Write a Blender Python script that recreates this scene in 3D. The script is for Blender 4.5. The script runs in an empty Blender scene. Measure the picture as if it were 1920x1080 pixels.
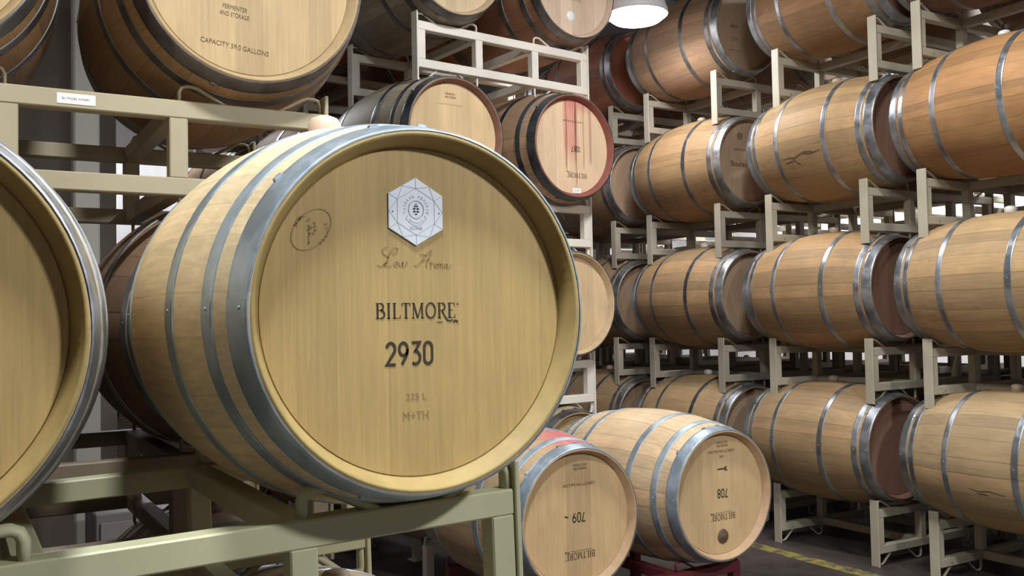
import bpy, math, random
from mathutils import Matrix, Vector
random.seed(7)
PI = math.pi
sc = bpy.context.scene
col = sc.collection
FL = 1.37                      # camera height above the floor

# ------------------------------------------------------------------ camera
cd = bpy.data.cameras.new('camera'); cam = bpy.data.objects.new('camera', cd); col.objects.link(cam)
cd.sensor_width = 36; cd.sensor_fit = 'HORIZONTAL'; cd.lens = 1781.2 / 1920 * 36
cd.clip_start = .05
fw = Vector((.50915381, .85989308, .03669176)); rt = Vector((.86067396, -.50877193, -.01978537)); up = rt.cross(fw)
cam.matrix_world = Matrix.Translation((0, 0, FL)) @ Matrix((rt, up, -fw)).transposed().to_4x4()
sc.camera = cam
# ------------------------------------------------------------------ world, exposure
w = bpy.data.worlds.new('world'); sc.world = w; w.use_nodes = True
w.node_tree.nodes['Background'].inputs[0].default_value = (1, .96, .90, 1)
w.node_tree.nodes['Background'].inputs[1].default_value = .16
sc.view_settings.view_transform = 'Standard'; sc.view_settings.look = 'None'
sc.view_settings.gamma = 1; sc.view_settings.use_curve_mapping = False
sc.view_settings.exposure = 0.0
# lamp positions (x, y, height of the rim, watts); one hangs in view over the aisle
LAMPS = [(3.74, 4.70, 3.30, 28), (2.3, -1.3, 3.4, 195), (2.75, 2.5, 3.9, 84), (.38, .85, 4.0, 118),
         (7.75, 2.2, 4.3, 300), (7.75, 6.4, 4.3, 300), (1.2, 8.3, 4.3, 130), (-2.2, 6.2, 4.3, 15)]  # the right-wall pair is unseen, added to brighten the white wall

# ------------------------------------------------------------------ mesh helper
class MB:
    def __init__(s): s.v = []; s.f = []; s.m = []; s.mi = 0; s.sm = []
    def add(s, vs, fs, smooth=False):
        o = len(s.v); s.v += [tuple(q) for q in vs]
        for f in fs: s.f.append(tuple(i + o for i in f)); s.m.append(s.mi); s.sm.append(smooth)
    def box(s, x0, x1, y0, y1, z0, z1):
        s.add([(x, y, z) for x in (x0, x1) for y in (y0, y1) for z in (z0, z1)],
              [(0, 1, 3, 2), (4, 6, 7, 5), (0, 4, 5, 1), (2, 3, 7, 6), (0, 2, 6, 4), (1, 5, 7, 3)])
    def bbox(s, x0, x1, y0, y1, z0, z1, b=.003):   # box with chamfered edges
        xs, ys, zs = (x0, x1), (y0, y1), (z0, z1); vs = []; idx = {}
        for i in (0, 1):
            for j in (0, 1):
                for k in (0, 1):
                    sx, sy, sz = (1, -1)[i], (1, -1)[j], (1, -1)[k]
                    for ax in range(3):
                        idx[i, j, k, ax] = len(vs)
                        vs.append((xs[i] + (0 if ax == 0 else b * sx), ys[j] + (0 if ax == 1 else b * sy), zs[k] + (0 if ax == 2 else b * sz)))
        fs = []
        for i in (0, 1): fs.append([idx[i, 0, 0, 0], idx[i, 1, 0, 0], idx[i, 1, 1, 0], idx[i, 0, 1, 0]])
        for j in (0, 1): fs.append([idx[0, j, 0, 1], idx[1, j, 0, 1], idx[1, j, 1, 1], idx[0, j, 1, 1]])
        for k in (0, 1): fs.append([idx[0, 0, k, 2], idx[1, 0, k, 2], idx[1, 1, k, 2], idx[0, 1, k, 2]])
        for i in (0, 1):
            for j in (0, 1):
                fs.append([idx[i, j, 0, 0], idx[i, j, 1, 0], idx[i, j, 1, 1], idx[i, j, 0, 1]])
                fs.append([idx[i, 0, j, 0], idx[i, 1, j, 0], idx[i, 1, j, 2], idx[i, 0, j, 2]])
                fs.append([idx[0, i, j, 1], idx[1, i, j, 1], idx[1, i, j, 2], idx[0, i, j, 2]])
                for k in (0, 1): fs.append([idx[i, j, k, 0], idx[i, j, k, 1], idx[i, j, k, 2]])
        c = Vector(((x0 + x1) / 2, (y0 + y1) / 2, (z0 + z1) / 2)); out = []
        for f in fs:
            P = [Vector(vs[q]) for q in f]; n = (P[1] - P[0]).cross(P[2] - P[0])
            out.append(f if n.dot(sum(P, Vector()) / len(P) - c) > 0 else f[::-1])
        s.add(vs, out)
    def lathe(s, prof, n=72, closed=False, axis='y', cx=0, cy=0, cz=0, a0=0.0):
        vs = []; L = len(prof)
        for i in range(n):
            a = 2 * PI * i / n + a0
            for (h, r) in prof:
                if axis == 'y': vs.append((cx + r * math.cos(a), cy + h, cz + r * math.sin(a)))
                else: vs.append((cx + r * math.cos(a), cy + r * math.sin(a), cz + h))
        fs = []
        for i in range(n):
            j = (i + 1) % n
            for k in range(L if closed else L - 1):
                q = (k + 1) % L
                f = (i * L + k, i * L + q, j * L + q, j * L + k)
                fs.append(f[::-1] if axis != 'y' else f)
        s.add(vs, fs, True)
    def tube(s, pts, r, n=8, flat=1.0):
        P = [Vector(p) for p in pts]; rings = []; prev = None
        for i, p in enumerate(P):
            d = (P[min(i + 1, len(P) - 1)] - P[max(i - 1, 0)]).normalized()
            ref = Vector((0, 1, 0)) if abs(d.y) < .9 else Vector((0, 0, 1))
            a = d.cross(ref).normalized(); b = d.cross(a)
            rings.append([p + (a * math.cos(2 * PI * k / n) * r + b * math.sin(2 * PI * k / n) * r * flat) for k in range(n)])
        vs = [q for R in rings for q in R]; fs = []
        for i in range(len(P) - 1):
            for k in range(n): fs.append((i * n + k, i * n + (k + 1) % n, (i + 1) * n + (k + 1) % n, (i + 1) * n + k))
        fs.append(tuple(range(n))[::-1]); fs.append(tuple((len(P) - 1) * n + k for k in range(n)))
        s.add(vs, fs, True)
    def mesh(s, name, mats):
        me = bpy.data.meshes.new(name); me.from_pydata(s.v, [], s.f)
        for m in mats: me.materials.append(m)
        me.polygons.foreach_set('material_index', s.m); me.polygons.foreach_set('use_smooth', s.sm)
        me.update(); return me
def link(name, me, parent=None, loc=(0, 0, 0), rot=(0, 0, 0), color=None):
    o = bpy.data.objects.new(name, me); col.objects.link(o); o.parent = parent
    o.location = loc; o.rotation_euler = rot
    if color: o.color = (*color, 1)
    return o
def tag(o, label, cat, group=None):
    o['label'] = label; o['category'] = cat
    if group: o['group'] = group
    return o
def struct(o): o['kind'] = 'structure'; return o

# ------------------------------------------------------------------ materials
class NT:
    def __init__(s, name):
        s.m = bpy.data.materials.new(name); s.m.use_nodes = True; s.t = s.m.node_tree; s.b = s.t.nodes['Principled BSDF']
    def n(s, typ, **k):
        q = s.t.nodes.new(typ)
        for a, b in k.items(): setattr(q, a, b)
        return q
    def put(s, sock, v):
        if hasattr(v, 'is_linked'): s.t.links.new(v, sock)
        else: sock.default_value = v
    def ma(s, op, a, b=0.0, c=0.0):
        q = s.n('ShaderNodeMath', operation=op); s.put(q.inputs[0], a); s.put(q.inputs[1], b)
        if op in ('SMOOTH_MIN', 'MULTIPLY_ADD', 'COMPARE'): s.put(q.inputs[2], c)
        return q.outputs[0]
    def step(s, v, lo, hi, a=0.0, b=1.0):
        q = s.n('ShaderNodeMapRange', interpolation_type='SMOOTHSTEP'); s.put(q.inputs[0], v)
        for i, t in enumerate((lo, hi, a, b)): s.put(q.inputs[i + 1], t)
        return q.outputs[0]
    def mix(s, f, a, b, mode='MIX'):
        q = s.n('ShaderNodeMix', data_type='RGBA', blend_type=mode); s.put(q.inputs[0], f)
        s.put(q.inputs[6], a if hasattr(a, 'is_linked') else (*a, 1)); s.put(q.inputs[7], b if hasattr(b, 'is_linked') else (*b, 1))
        return q.outputs[2]
    def noise(s, vec, scale, detail=3, rough=.55):
        q = s.n('ShaderNodeTexNoise'); s.put(q.inputs['Vector'], vec); q.inputs['Scale'].default_value = scale
        q.inputs['Detail'].default_value = detail; q.inputs['Roughness'].default_value = rough
        return q.outputs['Fac']
    def vec(s, x, y, z):
        q = s.n('ShaderNodeCombineXYZ'); [s.put(q.inputs[i], v) for i, v in enumerate((x, y, z))]; return q.outputs[0]
    def xyz(s):
        tc = s.n('ShaderNodeTexCoord'); q = s.n('ShaderNodeSeparateXYZ'); s.t.links.new(tc.outputs['Object'], q.inputs[0])
        s.obj = tc.outputs['Object']; return q.outputs
    def scale(s, c, f):
        q = s.n('ShaderNodeVectorMath', operation='SCALE'); s.put(q.inputs[0], c); s.put(q.inputs['Scale'], f); return q.outputs[0]
    def base(s, c, rough=.6, metal=0.0):
        s.put(s.b.inputs['Base Color'], c if hasattr(c, 'is_linked') else (*c, 1)); s.put(s.b.inputs['Roughness'], rough)
        s.put(s.b.inputs['Metallic'], metal); return s.m
    def bump(s, h, strength=.2, dist=.002):
        q = s.n('ShaderNodeBump'); q.inputs['Strength'].default_value = strength; q.inputs['Distance'].default_value = dist
        s.put(q.inputs['Height'], h); s.t.links.new(q.outputs[0], s.b.inputs['Normal'])
def rough_spec(t, r, sp=.35): t.b.inputs['Specular IOR Level'].default_value = sp; return r

def oak_body(name, wine=False, grime=.0, amp=1.0):
    t = NT(name); X, Y, Z = t.xyz(); oi = t.n('ShaderNodeObjectInfo'); rnd = oi.outputs['Random']
    ang = t.ma('ARCTAN2', Z, X); u = t.ma('MULTIPLY', ang, 27 / (2 * PI)); jit = t.ma('ADD', u, t.ma('MULTIPLY', t.ma('SINE', t.ma('MULTIPLY', u, 1.7)), .22))
    fl = t.ma('FLOOR', jit); fr = t.ma('FRACT', jit)
    wn = t.n('ShaderNodeTexWhiteNoise', noise_dimensions='1D'); t.put(wn.inputs['W'], t.ma('ADD', fl, t.ma('MULTIPLY', rnd, 91.0)))
    tone = t.step(wn.outputs['Value'], 0, 1, 1 - .20 * amp, 1 + .10 * amp)
    dist = t.ma('MINIMUM', fr, t.ma('SUBTRACT', 1.0, fr)); gap = t.step(dist, .006, .03, 1 - .34 * amp, 1.0)
    off = t.ma('MULTIPLY', rnd, 37.0)
    gr = t.noise(t.vec(t.ma('MULTIPLY', X, 70.), t.ma('ADD', t.ma('MULTIPLY', Y, 3.), off), t.ma('MULTIPLY', Z, 70.)), 1.6, 4)
    grain = t.step(gr, .3, .75, .86, 1.08)
    bl = t.noise(t.vec(t.ma('ADD', X, off), t.ma('MULTIPLY', Y, .8), Z), 5., 3)
    blot = t.step(bl, .35, .7, .88, 1.07)
    c = t.scale(oi.outputs['Color'], t.ma('MULTIPLY', t.ma('MULTIPLY', tone, gap), t.ma('MULTIPLY', grain, blot)))
    hue = t.mix(t.step(wn.outputs['Value'], .55, .95, 0, .35 * amp), (1, 1, 1), (1.08, .93, .82)); c = t.mix(1.0, c, hue, 'MULTIPLY')
    # dark water / wine marks along the staves
    mk = t.noise(t.vec(t.ma('MULTIPLY', X, 9.), t.ma('ADD', t.ma('MULTIPLY', Y, 5.), off), t.ma('MULTIPLY', Z, 26.)), 1.5, 5, .7)
    c = t.mix(t.step(mk, .70 - grime, .78 - grime, 0, .55 * amp), c, (.10, .06, .045))
    if wine:
        a = t.step(t.ma('ABSOLUTE', t.ma('SUBTRACT', ang, wine)), .15, .75, 1, 0)
        wv = t.noise(t.vec(t.ma('MULTIPLY', X, 30.), t.ma('MULTIPLY', Y, 5.), t.ma('MULTIPLY', Z, 4.)), 1., 3)
        m = t.ma('MULTIPLY', a, t.step(wv, .3, .55, .25, .95)); c = t.mix(m, c, (.50, .10, .12))
    t.bump(t.ma('ADD', t.ma('MULTIPLY', gr, .25), gap), .35, .0015)
    return t.base(c, rough_spec(t, .62))
def oak_head(name, kind=None):
    t = NT(name); X, Y, Z = t.xyz(); oi = t.n('ShaderNodeObjectInfo'); rnd = oi.outputs['Random']
    u = t.ma('ADD', t.ma('MULTIPLY', X, 11.5), t.ma('MULTIPLY', rnd, 5.3))
    u = t.ma('ADD', u, t.ma('MULTIPLY', t.ma('SINE', t.ma('MULTIPLY', u, 2.3)), .22))
    fl = t.ma('FLOOR', u); fr = t.ma('FRACT', u)
    wn = t.n('ShaderNodeTexWhiteNoise', noise_dimensions='1D'); t.put(wn.inputs['W'], t.ma('ADD', fl, t.ma('MULTIPLY', rnd, 57.0)))
    amp = .05 if kind == 'smooth' else .13
    tone = t.step(wn.outputs['Value'], 0, 1, 1 - amp, 1 + amp * .6)
    dist = t.ma('MINIMUM', fr, t.ma('SUBTRACT', 1.0, fr)); gap = t.step(dist, .0, .02, .90, 1.0)
    off = t.ma('MULTIPLY', rnd, 31.0)
    gr = t.noise(t.vec(t.ma('ADD', t.ma('MULTIPLY', X, 60.), off), 0., t.ma('MULTIPLY', Z, 2.2)), 1.8, 5, .6)
    fine = t.noise(t.vec(t.ma('ADD', t.ma('MULTIPLY', X, 300.), off), 0., t.ma('MULTIPLY', Z, 12.)), 1., 3, .6)
    bl = t.noise(t.vec(t.ma('ADD', t.ma('MULTIPLY', X, 2.), off), 0., Z), 5., 3)
    k = t.ma('MULTIPLY', t.ma('MULTIPLY', tone, gap), t.ma('MULTIPLY', t.step(gr, .3, .72, .90, 1.05), t.ma('MULTIPLY', t.step(bl, .3, .7, .93, 1.05), t.step(fine, .3, .7, .96, 1.03))))
    c = t.scale(oi.outputs['Color'], k)
    if kind == 'wine':        # red run-down from the top of the head
        wob = t.ma('MULTIPLY', t.ma('SUBTRACT', gr, .5), .03)
        xx = t.ma('ADD', X, wob)
        def streak(x0, hw, z0, z1, s):
            a = t.step(t.ma('ABSOLUTE', t.ma('SUBTRACT', xx, x0)), hw * .7, hw * 1.15, 1, 0)
            return t.ma('MULTIPLY', t.ma('MULTIPLY', a, t.step(Z, z0, z1, 0, 1)), s)
        m = streak(-.012, .052, -.115, .02, .62); c = t.mix(m, c, (.60, .20, .16))
        m = streak(.075, .12, .17, .25, .6); c = t.mix(m, c, (.60, .17, .15))
        for (x0, hw, z0, s) in ((-.042, .006, -.15, .6), (.028, .005, -.235, .85), (.085, .009, -.14, .35), (.135, .010, -.11, .45)):
            c = t.mix(streak(x0, hw, z0, z0 + .05, s), c, (.25, .06, .06))
    if kind == 'knot':
        kn = t.noise(t.vec(t.ma('MULTIPLY', X, 22.), 0., t.ma('MULTIPLY', Z, 13.)), 1., 2)
        c = t.mix(t.step(kn, .74, .80, 0, .5), c, (.2, .12, .06))
    t.bump(gr, .12, .001)
    return t.base(c, rough_spec(t, .58))
def oak_rim(name):
    t = NT(name); X, Y, Z = t.xyz(); oi = t.n('ShaderNodeObjectInfo'); ang = t.ma('ARCTAN2', Z, X)
    u = t.ma('MULTIPLY', ang, 27 / (2 * PI)); wn = t.n('ShaderNodeTexWhiteNoise', noise_dimensions='1D'); t.put(wn.inputs['W'], t.ma('FLOOR', u))
    n = t.noise(t.obj, 26, 4, .65); n2 = t.noise(t.obj, 5, 3)
    k = t.ma('MULTIPLY', t.step(wn.outputs['Value'], 0, 1, .95, 1.04), t.ma('MULTIPLY', t.step(n, .3, .7, .92, 1.05), t.step(n2, .3, .7, .9, 1.06)))
    return t.base(t.scale(oi.outputs['Color'], k), rough_spec(t, .6))
def metal(name, a, b, rough=.38, met=.75, scale=9):
    t = NT(name); t.xyz(); n = t.noise(t.obj, scale, 4, .65); n2 = t.noise(t.obj, scale * 7, 2)
    c = t.mix(t.step(n, .35, .68), a, b)
    return t.base(c, t.ma('ADD', t.step(n, .3, .7, rough - .08, rough + .14), t.ma('MULTIPLY', n2, .05)), met)
def paint(name, c0, chip=(.16, .10, .07), amt=.0, rough=.5):
    t = NT(name); t.xyz(); n = t.noise(t.obj, 14, 5, .7); n2 = t.noise(t.obj, 3, 2)
    c = t.mix(t.step(n2, .3, .7), tuple(v * .88 for v in c0), tuple(min(1, v * 1.08) for v in c0))
    c = t.mix(t.step(n, .68 - amt, .74 - amt, 0, .8), c, chip)
    return t.base(c, rough)
def plain(name, c, rough=.6, met=0., emit=None, st=1.):
    t = NT(name); t.base(c, rough, met)
    if emit: t.b.inputs['Emission Color'].default_value = (*emit, 1); t.b.inputs['Emission Strength'].default_value = st
    return t.m
M = dict(body=oak_body('oak_staves'), body_new=oak_body('oak_staves_new', amp=.35), body_mark=oak_body('oak_staves_marked', grime=.05), body_wine=oak_body('oak_staves_wine', wine=1.35, grime=.04),
         rim=oak_rim('oak_rim'), head=oak_head('oak_head'), head_smooth=oak_head('oak_head_smooth', 'smooth'), head_wine=oak_head('oak_head_wine', 'wine'), head_knot=oak_head('oak_head_knot', 'knot'),
         steel=metal('hoop_steel', (.25, .26, .28), (.42, .44, .47), .36, .85), bluesteel=metal('hoop_blue_steel', (.26, .32, .37), (.42, .49, .55), .42, .55),
         dark=metal('hoop_dark_steel', (.05, .05, .06), (.12, .12, .13), .4, .6), dull=metal('hoop_dull_steel', (.13, .12, .12), (.25, .24, .235), .4, .8),
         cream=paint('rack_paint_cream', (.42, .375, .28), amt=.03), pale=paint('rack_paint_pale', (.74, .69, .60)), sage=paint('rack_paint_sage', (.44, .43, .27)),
         tan=paint('rack_paint_tan', (.36, .32, .25), amt=.02), olive=paint('rack_paint_olive', (.36, .31, .20)), olive_shaded=paint('rack_paint_umber', (.23, .18, .12)), red=paint('rack_paint_dark_red', (.13, .02, .025)),  # the darkest brown rack paint has the second stack's shade put into its colour
         ink=plain('black_ink', (.035, .022, .012), .7), burn=plain('branded_brown', (.30, .19, .075), .75), brown=plain('dark_brown_ink', (.11, .06, .03), .7),
         faint=plain('faint_burn', (.40, .27, .12), .75), sticker=plain('white_paper', (.85, .85, .84), .5), plaque=plain('silver_white_plate', (.72, .76, .82), .35, .15),
         line=plain('grey_etching', (.24, .28, .34), .5), wax=plain('brown_seal', (.12, .075, .055), .5), bung=plain('silicone_bung', (.42, .34, .25), .5),
         bungt=plain('rosy_silicone_bung', (.62, .46, .36), .45), bungw=plain('white_silicone_bung', (.75, .72, .66), .45))

# ------------------------------------------------------------------ barrels
H, RB, RE = .475, .35, .286
def rad(y): return RB - (RB - RE) * (abs(y) / H) ** 2.0
def g_body(mb, n=96):
    ys = [H * (-1 + 2 * i / 24) for i in range(25)]
    pr = [(-H + .001, .2825)] + [(y, rad(y)) for y in [-H + .003] + ys[1:-1] + [H - .003]] + [(H - .001, .2825)]
    mb.lathe(pr, n)
def g_rim(mb, s, n=96):
    pr = [(-H + .055, .2615), (-H + .036, .2615), (-H + .032, .2655), (-H + .002, .276), (-H, .2785), (-H, .2815), (-H + .0012, .2828)]
    if s > 0: pr = [(-y, r) for y, r in pr][::-1]
    mb.lathe(pr, n)
def g_head(mb, s, n=96):
    # planked disc with a small bevelled edge sitting in the croze
    y0 = H - .034
    vs = [(.2605 * math.cos(2 * PI * i / n), s * y0, .2605 * math.sin(2 * PI * i / n)) for i in range(n)]
    vs2 = [(.2635 * math.cos(2 * PI * i / n), s * (y0 - .006), .2635 * math.sin(2 * PI * i / n)) for i in range(n)]
    vs3 = [(.2635 * math.cos(2 * PI * i / n), s * (y0 - .022), .2635 * math.sin(2 * PI * i / n)) for i in range(n)]
    f = [tuple(range(n)) if s < 0 else tuple(range(n))[::-1], tuple(range(2 * n, 3 * n))[::-1] if s < 0 else tuple(range(2 * n, 3 * n))]
    for r0 in (0, n):
        for i in range(n):
            j = (i + 1) % n; q = (r0 + i, r0 + n + i, r0 + n + j, r0 + j)
            f.append(q if s < 0 else q[::-1])
    mb.add(vs + vs2 + vs3, f)
def g_hoop(mb, e0, e1, s, n=96, chime=False):
    a, b = -H + e0, -H + e1; t = .0028; N = 5
    pr = [(a, rad(a) - .001), (a, rad(a) + t * .6), (a + .0015, rad(a) + t)]
    pr += [(a + (b - a) * k / N, rad(a + (b - a) * k / N) + t) for k in range(1, N)]
    pr += [(b - .0015, rad(b) + t), (b, rad(b) + t * .6), (b, rad(b) - .001)]
    pr = [(y * (1 if s < 0 else -1), r) for y, r in pr]
    if s > 0: pr = pr[::-1]
    mb.lathe(pr, n)
    # lapped end of the strap and its rivets, at the aisle side
    mid = (a + b) / 2
    for k, dz in enumerate((-.03,)):
        ang = PI + dz * .9
        for yy in ((mid,) if e1 - e0 < .04 else (mid - .010,)):
            R = rad(yy) + t; c = Vector((R * math.cos(ang), -s * yy if s > 0 else yy, R * math.sin(ang))); nrm = Vector((math.cos(ang), 0, math.sin(ang)))
            tv = Vector((-math.sin(ang), 0, math.cos(ang))); yv = Vector((0, 1, 0)); vs = []; r = .0036
            for (h, q) in ((0, 1.), (.0016, .8), (.0026, .3)):
                for i in range(8): vs.append(c + nrm * h + (tv * math.cos(i * PI / 4) + yv * math.sin(i * PI / 4)) * r * q)
            fs = [(l * 8 + i, l * 8 + (i + 1) % 8, (l + 1) * 8 + (i + 1) % 8, (l + 1) * 8 + i) for l in (0, 1) for i in range(8)] + [tuple(range(16, 24))]
            mb.add(vs, fs, True)
    y0, y1 = (a + .001, b - .001); seg = 8; vs = []
    for i in range(seg + 1):
        ang = PI - .07 + .14 * i / seg
        for yy in (y0, y1):
            R = rad(yy) + t + .0005; vs.append((R * math.cos(ang), yy * (1 if s < 0 else -1), R * math.sin(ang)))
    mb.add(vs, [(2 * i, 2 * i + 1, 2 * i + 3, 2 * i + 2) for i in range(seg)], True)
    if chime:      # hoop nails that pin the head hoop
        for ang in (1.25, 1.52, 1.80, 2.4, 4.4, 5.3):
            for yy in (b + .001,):
                R = rad(yy); c = Vector((R * math.cos(ang), yy * (1 if s < 0 else -1), R * math.sin(ang)))
                n_ = Vector((math.cos(ang), 0, math.sin(ang))); tv = Vector((-math.sin(ang), 0, math.cos(ang))); yv = Vector((0, 1, 0))
                vs = [c + n_ * (h * .006) + tv * (i * .009 * (1 - .3 * h)) + yv * (j * .007 * (1 - .3 * h)) for h in (0, 1) for i, j in ((-1, -1), (1, -1), (1, 1), (-1, 1))]
                mb.add(vs, [(0, 1, 5, 4), (1, 2, 6, 5), (2, 3, 7, 6), (3, 0, 4, 7), (4, 5, 6, 7)])
def g_bung(mb):
    mb.lathe([(RB - .012, .024), (RB + .006, .029), (RB + .018, .030), (RB + .027, .024), (RB + .031, .012), (RB + .032, .0)], 24, axis='z')
HOOPS = {'tight': ((0, .052), (.066, .098), (.280, .312)), 'spread': ((0, .056), (.104, .138), (.262, .296))}
def make_meshes(n):
    d = {}
    mb = MB(); g_body(mb, n); d['body'] = mb
    for s, k in ((-1, 'rf'), (1, 'rb')):
        mb = MB(); g_rim(mb, s, n); d[k] = mb
    for s, k in ((-1, 'hf'), (1, 'hb')):
        mb = MB(); g_head(mb, s, n); d[k] = mb
    for kind, hs in HOOPS.items():
        for i, (a, b) in enumerate(hs):
            for s in (-1, 1):
                mb = MB(); g_hoop(mb, a, b, s, n, i == 0); d[kind, i, s] = mb
    mb = MB(); g_bung(mb); d['bung'] = mb
    mb = MB(); mb.lathe([(RB - .012, .026), (RB + .012, .033), (RB + .034, .033), (RB + .046, .026), (RB + .052, .012), (RB + .053, 0)], 28, axis='z'); d['tall'] = mb
    return d
MESH = make_meshes(96); CACHE = {}
def bm(key, mat):
    k = (key, mat)
    if k not in CACHE: CACHE[k] = MESH[key].mesh('barrel_' + str(key if isinstance(key, str) else 'hoop'), [M[mat]])
    return CACHE[k]
HN = ('chime_hoop', 'quarter_hoop', 'bilge_hoop')
def barrel(x, y, z, label, body=(.40, .27, .15), head=None, kind='tight', hoop='steel', yaw=0., spin=0., bmat='body', hmat='head', bung='bung', group=None, chime=None, rim=None):
    """x, y, z: centre of the barrel; axis along the row"""
    r = bpy.data.objects.new('oak_barrel', None); col.objects.link(r); r.location = (x, y, z - RB); r.rotation_euler = (0, 0, yaw); r.empty_display_size = .1
    tag(r, label, 'barrel', group); head = head or tuple(v * .95 for v in body); L = (0, 0, RB); R = (0, spin, 0)
    link('staves', bm('body', bmat), r, L, R, body)
    rim = rim or tuple(v * .80 for v in head)
    link('rim', bm('rf', 'rim'), r, L, R, rim); link('rim', bm('rb', 'rim'), r, L, R, rim)
    link('head', bm('hf', hmat), r, L, R, head); link('head', bm('hb', 'head'), r, L, R, head)
    for i in range(3):
        for s in (-1, 1): link(HN[i], bm((kind, i, s), (chime if chime and i == 0 else hoop)), r, L)
    if bung: link('bung', bm('tall' if bung == 'bungt' else 'bung', bung), r, L, (0, 0, 0))
    return r
# simple one-mesh copies for the barrels that stand behind others
mbs = MB(); g_body(mbs, 48); g_rim(mbs, -1, 48); g_rim(mbs, 1, 48); mbs.mi = 1; g_head(mbs, -1, 48); g_head(mbs, 1, 48); mbs.mi = 2
for i, (a, b) in enumerate(HOOPS['tight']):
    for s in (-1, 1): g_hoop(mbs, a, b, s, 48)
mbs.mi = 3; g_bung(mbs)
FAR_BARREL = mbs.mesh('far_barrel', [M['body'], M['head'], M['dull'], M['bung']])
def far_barrel(x, y, z, label, group, body, yaw=0):
    o = link('oak_barrel', FAR_BARREL, None, (x, y, z), (0, 0, yaw), body); tag(o, label, 'barrel', group); return o

# ------------------------------------------------------------------ racks (two barrels wide)
WO, WI, FS = .57, .19, .355      # half width, inner uprights, half spacing of the two frames
RAILB, RAILT, HR = .07, .31, .36
T = .045
def g_rail(mb, z0, fy, w=WO): mb.bbox(-w, w, fy - T / 2, fy + T / 2, z0, z0 + T)
def g_post(mb, x, fy, z0=RAILB + T, z1=RAILT - T): mb.bbox(x - T / 2, x + T / 2, fy - T / 2 + .001, fy + T / 2 - .001, z0 - .001, z1 + .001)
def g_plate(mb, x, fy, z0=0.0, z1=HR):
    mb.bbox(min(x, x + .010), max(x, x + .010), fy - .0275, fy + .0275, z0, z1, .002)
def g_loop(mb, bay, side, fy, top=True, r=.0050):
    # bent bar: up the outer side of the bay, round, and sloping down to the rail under the barrel
    o = bay + side * (.185); i1 = bay + side * .150; i0 = bay + side * .062
    zb, zt = (RAILT - .004, HR - .008) if top else (RAILB + .004, .008)
    s = 1 if top else -1
    pts = [(o, zb), (o, zt - s * .016), (o - side * .005, zt - s * .005), (o - side * .016, zt), (i1, zt), (i1 - side * .012, zt - s * .004), (i0, zb), (i0 - side * .006, zb - s * .006)]
    mb.tube([(x, fy, z) for x, z in pts], r, 8, 1.6)
def g_tie(mb, x, z0): mb.bbox(x - T / 2, x + T / 2, -FS + T / 2 - .001, FS - T / 2 + .001, z0, z0 + T)
RK = {}
def rk(key, fn):
    mb = MB(); fn(mb); RK[key] = mb
for fi, fy in enumerate((-FS, FS)):
    rk(('top_rail', fi), lambda m: g_rail(m, RAILT - T, fy)); rk(('bottom_rail', fi), lambda m: g_rail(m, RAILB, fy))
    for pi, px in enumerate((-WO + T / 2, -WI, WI, WO - T / 2)):
        rk(('upright', fi, pi), lambda m: g_post(m, px, fy))
    for pi, px in enumerate((-WO - .010, WO)): rk(('end_plate', fi, pi), lambda m: g_plate(m, px, fy))
    for pi, (bx, sd) in enumerate(((-.38, -1), (-.38, 1), (.38, -1), (.38, 1))):
        rk(('saddle_bar', fi, pi, 0), lambda m: g_loop(m, bx, sd, fy)); rk(('saddle_bar', fi, pi, 1), lambda m: g_loop(m, bx, sd, fy, False))
for pi, px in enumerate((-WI, WI)):
    rk(('tie', pi, 0), lambda m: g_tie(m, px, RAILT - T)); rk(('tie', pi, 1), lambda m: g_tie(m, px, RAILB))
RKM = {}
def rack(x, y, z, label, mat='cream', yaw=0., group=None, thick=False, tilt=0.):
    r = bpy.data.objects.new('barrel_rack', None); col.objects.link(r); r.location = (x, y, z); r.rotation_euler = (0, 0, yaw); r.empty_display_size = .1
    tag(r, label, 'rack', group)
    for k, mb in RK.items():
        if (k, mat) not in RKM: RKM[k, mat] = mb.mesh('rack_' + k[0], [M[mat]])
        if thick and k[0] == 'saddle_bar':
            mb = MB(); bx, sd = ((-.38, -1), (-.38, 1), (.38, -1), (.38, 1))[k[2]]; g_loop(mb, bx, sd, (-FS, FS)[k[1]], k[3] == 0, .0095); link(k[0], mb.mesh('thick_saddle', [M[mat]]), r); continue
        link(k[0], RKM[k, mat], r)
    r.rotation_euler.y = tilt
    return r
def joined(keys=None, h0=0.):
    m = MB()
    for k, b in RK.items():
        if k[0] != 'saddle_bar': m.add(b.v, b.f)
    return m
FAR_RACK = joined().mesh('far_rack', [M['tan']])
def far_rack(x, y, z, label, group):
    o = link('barrel_rack', FAR_RACK, None, (x, y, z)); tag(o, label, 'rack', group); return o
def low_rack(x, y, h, label, mat, yaw=0., group=None):
    """floor rack: top rails and saddles on short legs; h = height of the rail top"""
    r = bpy.data.objects.new('floor_rack', None); col.objects.link(r); r.location = (x, y, 0); r.rotation_euler = (0, 0, yaw); r.empty_display_size = .1
    tag(r, label, 'rack', group); dz = h - RAILT; mats = [M[mat]]
    for fy in (-FS, FS):
        mb = MB(); g_rail(mb, h - T, fy); link('top_rail', mb.mesh('low_rail', mats), r)
        for px in (-WO + T / 2, -WI, WI, WO - T / 2):
            mb = MB(); g_post(mb, px, fy, .008, h - T); mb.bbox(px - .04, px + .04, fy - .04, fy + .04, 0, .008, .002); link('leg', mb.mesh('low_leg', mats), r)
        for bx, sd in ((-.38, -1), (-.38, 1), (.38, -1), (.38, 1)):
            mb = MB(); g_loop(mb, bx, sd, fy); o = link('saddle_bar', mb.mesh('low_saddle', mats), r, (0, 0, dz))
    for px in (-WI, WI):
        mb = MB(); g_tie(mb, px, h - T); link('tie', mb.mesh('low_tie', mats), r)
    return r

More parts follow.
